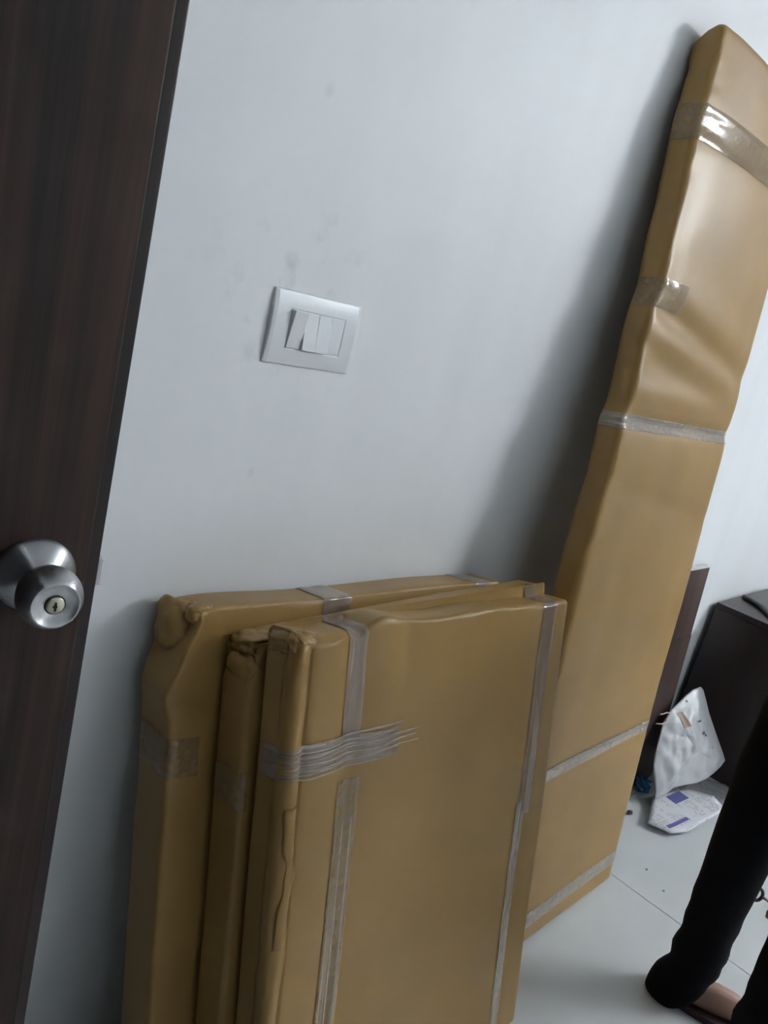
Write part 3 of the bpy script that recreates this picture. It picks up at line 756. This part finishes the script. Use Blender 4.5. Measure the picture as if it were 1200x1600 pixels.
BEND = Matrix.Rotation(math.radians(48), 3, 'X'); PIV = Vector((0, 0.02, 0.90))  # unseen upper body, bent forward so its shadow clears the wall
def bend(p):
    p = Vector(p)
    return tuple(PIV+BEND@(p-PIV)) if p.z > 0.905 else tuple(p)
def pv(p, r, frm=None):
    V.append(bend(p)); Rr.append(r)
    if frm is not None: Ed.append((frm, len(V)-1))
    return len(V)-1
hip = pv((0, 0.01, 0.90), (0.13, 0.10))
ch = pv((0, 0.015, 1.08), (0.12, 0.085), hip); c2 = pv((0, 0.02, 1.25), (0.145, 0.095), ch); c3 = pv((0, 0.02, 1.36), (0.10, 0.07), c2)
nk = pv((0, 0.005, 1.42), 0.052, c3); hd0 = pv((0, -0.005, 1.475), (0.055, 0.065), nk); hd = pv((0, -0.01, 1.545), (0.074, 0.092), hd0); ht = pv((0, -0.005, 1.615), (0.060, 0.072), hd)
for s, k in ((1, 'l'), (-1, 'r')):
    lx, ly = LEG[k]
    a = pv((s*0.085, 0.01, 0.84), 0.085, hip); kn_ = pv((lx*1.05, ly-0.003, 0.46), 0.049, a); cf = pv((lx, ly+0.006, 0.33), 0.043, kn_); an = pv((lx, ly+0.012, 0.085), 0.033, cf)
    hl = pv((lx, ly+0.02, 0.045), (0.032, 0.028), an); mf = pv((lx+s*0.006, ly-0.075, 0.040), (0.036, 0.024), hl); tf = pv((lx+s*0.012, ly-0.135, 0.030), (0.040, 0.016), mf)
    for q, (dx, ln, rr) in enumerate(((-0.024, 0.052, 0.0115), (-0.008, 0.050, 0.008), (0.005, 0.045, 0.0075), (0.017, 0.038, 0.007), (0.028, 0.030, 0.0065))):
        b1 = pv((lx+s*(0.012+dx*0.9), ly-0.150, 0.026), rr, tf); pv((lx+s*(0.012+dx), ly-0.150-ln*0.6, 0.021), rr*0.95, b1)
    sh = pv((s*0.175, 0.02, 1.315), 0.052, c3); el = pv((s*0.215, -0.08, 1.08), 0.038, sh); wr = pv((s*0.13, -0.27, 0.98), 0.025, el); pm = pv((s*0.11, -0.335, 0.975), (0.034, 0.017), wr)
    for q in range(4):
        f1 = pv((s*(0.085+0.017*q), -0.390, 0.972), 0.0085, pm); f2 = pv((s*(0.082+0.016*q), -0.422+0.004*abs(q-1), 0.955), 0.008, f1); pv((s*(0.082+0.016*q), -0.435, 0.932), 0.007, f2)
    t1 = pv((s*0.075, -0.335, 0.975), 0.010, pm); pv((s*0.058, -0.375, 0.968), 0.0085, t1)
person = skin_mesh('person', V, Ed, Rr, 0, SKIN, None)
person.location = PERS; person.rotation_euler = (0, 0, PHI)
tag(person, 'person in loose black trousers standing on the white floor tiles', 'person')
# trousers: each leg a loft with bunched folds at the hem, joined at the hips
def loft(rings, nseg, vs, fs, cap_top=True):
    b0 = len(vs)
    for (cx_, cy_, z, rx, ry, fn) in rings:
        for i in range(nseg):
            a = 2*math.pi*i/nseg; k = fn(a) if fn else 1
            vs.append((cx_+rx*k*math.cos(a), cy_+ry*k*math.sin(a), z+(0.0)))
    for k in range(len(rings)-1):
        for i in range(nseg):
            j = (i+1) % nseg; fs.append((b0+k*nseg+i, b0+k*nseg+j, b0+(k+1)*nseg+j, b0+(k+1)*nseg+i))
    if cap_top: fs.append(tuple(b0+(len(rings)-1)*nseg+i for i in range(nseg)))
vs, fs = [], []
for s, k in ((1, 'l'), (-1, 'r')):
    lx, ly = LEG[k]; rings = []
    for i in range(61):
        z = 0.012+(0.86-0.012)*i/60
        f = sst(z, 0.45, 0.86)
        cx_ = lx*(1-f)+s*0.080*f; cy_ = ly*(1-f)+0.012*f
        r = interp(z, [0.0, 0.03, 0.06, 0.09, 0.13, 0.17, 0.21, 0.26, 0.32, 0.45, 0.6, 0.75, 0.86], [0.047, 0.050, 0.049, 0.045, 0.049, 0.046, 0.047, 0.049, 0.050, 0.056, 0.070, 0.088, 0.100])
        low = 1-sst(z, 0.02, 0.10)
        cy_ += 0.016*low            # hem trails over the heel
        def fn(a, z=z, low=low, s=s):
            w = 0.05*nz(math.cos(a)*1.3+s*5, math.sin(a)*1.3, z*13)*(1-sst(z, 0.35, 0.6)*0.6)
            w += 0.035*math.sin(z*95+1.6*math.sin(a+1)+s)*(1-sst(z, 0.15, 0.32))
            w += low*(0.10*gs(math.atan2(math.sin(a-2.0), math.cos(a-2.0)), 0, 0.9))
            return 1+w
        zz = z
        rings.append((cx_, cy_, zz, r, r*1.06, fn))
    loft(rings, 40, vs, fs)
pel = [(0, 0.012, z, interp(z, [0.76, 0.82, 0.90, 1.0], [0.10, 0.165, 0.172, 0.150]), interp(z, [0.76, 0.82, 0.90, 1.0], [0.07, 0.112, 0.118, 0.105]), None) for z in [0.76+0.012*i for i in range(21)]]
loft(pel, 40, vs, fs)
# lift the hem at the front of each foot so the instep shows
for i, v in enumerate(vs):
    x, y, z = v
    if z < 0.14:
        for k in ('l', 'r'):
            lx, ly = LEG[k]
            if math.hypot(x-lx, y-ly) < 0.11:
                ft = sst(-(y-ly), -0.035, 0.05)
                vs[i] = (x, y, z+0.050*ft*(1-z/0.14))
tr = from_py('trousers', vs, fs, TROUS, person)
# shirt and hair (above the frame)
V, Ed, Rr = [], [], []
a = pv((0, 0.012, 0.84), (0.170, 0.128)); a0_ = pv((0, 0.0, 0.915), (0.178, 0.128), a); a = a0_; a1 = pv((0, 0.015, 1.08), (0.152, 0.110), a); a2 = pv((0, 0.02, 1.25), (0.168, 0.115), a1); a3 = pv((0, 0.02, 1.365), (0.105, 0.078), a2)
pv((0, 0.012, 1.41), 0.062, a3)
for s in (1, -1):
    q = pv((s*0.175, 0.02, 1.32), 0.066, a3); q = pv((s*0.20, -0.03, 1.20), 0.060, q); pv((s*0.212, -0.07, 1.11), 0.056, q)
skin_mesh('shirt', V, Ed, Rr, 0, SHIRT, person)
bm = bmesh.new(); bmesh.ops.create_uvsphere(bm, u_segments=32, v_segments=20, radius=1.0)
for v in bm.verts:
    p = v.co.copy(); r = 1+0.03*nz(p.x*6, p.y*6, p.z*2)
    q = Vector((p.x*0.086*r, p.y*0.104*r+0.008, p.z*0.098*r+1.575))
    if p.y < -0.25 and p.z < 0.45: q.y = max(q.y, -0.055-0.03*p.z); q.z = max(q.z, 1.585-0.02*p.x**2) if p.y < -0.5 else q.z
    v.co = Vector(bend(q))
from_bm('hair', bm, HAIR, person, True)
vs2 = []
for (sx) in (-1, 1):
    bm = bmesh.new(); bmesh.ops.create_uvsphere(bm, u_segments=14, v_segments=10, radius=1.0)
    for v in bm.verts: v.co = Vector(bend((v.co.x*0.012+sx*0.031, v.co.y*0.010-0.087, v.co.z*0.008+1.548)))
    from_bm('eye', bm, WHITEM, person, True)
bm = bmesh.new(); bmesh.ops.create_cone(bm, segments=12, radius1=0.016, radius2=0.007, depth=0.045, cap_ends=True)
for v in bm.verts: v.co = Vector(bend((v.co.x, v.co.y-0.098-0.010*(0.5-v.co.z/0.045), v.co.z+1.525)))
from_bm('nose', bm, SKIN, person, True)
bm = bmesh.new(); bmesh.ops.create_uvsphere(bm, u_segments=16, v_segments=8, radius=1.0)
for v in bm.verts: v.co = Vector(bend((v.co.x*0.024, v.co.y*0.008-0.083, v.co.z*0.007+1.487)))
from_bm('mouth', bm, flat('lips', (0.30, 0.11, 0.10), 0.5), person, True)
# thin slipper soles
for s, k in ((1, 'l'), (-1, 'r')):
    lx, ly = LEG[k]; pr = []
    for i in range(40):
        a = 2*math.pi*i/40; yy = -0.075+0.128*math.sin(a); ww = 0.040+0.009*math.sin(-math.pi*0.5*(yy+0.075)/0.128)
        pr.append((lx+s*0.006+ww*math.cos(a)*(1 if abs(math.sin(a)) < 2 else 1), ly+yy))
    vs = [(x, y, 0.001) for x, y in pr]+[(x, y, 0.016) for x, y in pr]
    fs = [tuple(range(40)), tuple(range(40, 80))]+[(i, (i+1) % 40, 40+(i+1) % 40, 40+i) for i in range(40)]
    from_py('slipper', vs, fs, SOLE, person, False)
# ring and cord end hanging beside the trouser leg
inv = (Matrix.Translation(PERS) @ Matrix.Rotation(PHI, 4, 'Z')).inverted()
rc = Vector((1.6155, -0.577, 0.288)); ra = Vector((0.66, -0.75, 0)).normalized(); rb_ = Vector((0.15, 0.13, 0.98)).normalized()
ringp = [inv @ (rc+ra*0.012*math.cos(a)+rb_*0.013*math.sin(a)) for a in [2*math.pi*i/24 for i in range(25)]]
o = tube('drawstring_ring', ringp, 0.0034, METAL, person, 8); o['label'] = 'dark metal ring hanging off the trouser leg'
cordp = [inv @ Vector(p) for p in ((1.592, -0.550, 0.298), (1.600, -0.560, 0.296), (1.608, -0.568, 0.298))]
tube('ring_loop', cordp, 0.006, METAL, person, 8)
cordp = [inv @ (rc+ra*k+Vector((0, 0, z))) for k, z in ((0.010, -0.004), (0.020, -0.006), (0.030, -0.011), (0.038, -0.014))]
tube('drawstring_cord', cordp, 0.003, METAL, person, 8)
cordp = [inv @ (rc+ra*k+Vector((0, 0, z))) for k, z in ((0.036, -0.012), (0.039, -0.022), (0.040, -0.034), (0.038, -0.046))]
o = tube('cord_end', cordp, [0.004, 0.007, 0.007, 0.004], flat('brown_cord_end', (0.20, 0.13, 0.06), 0.6), person, 10); o['label'] = 'brown cord end'
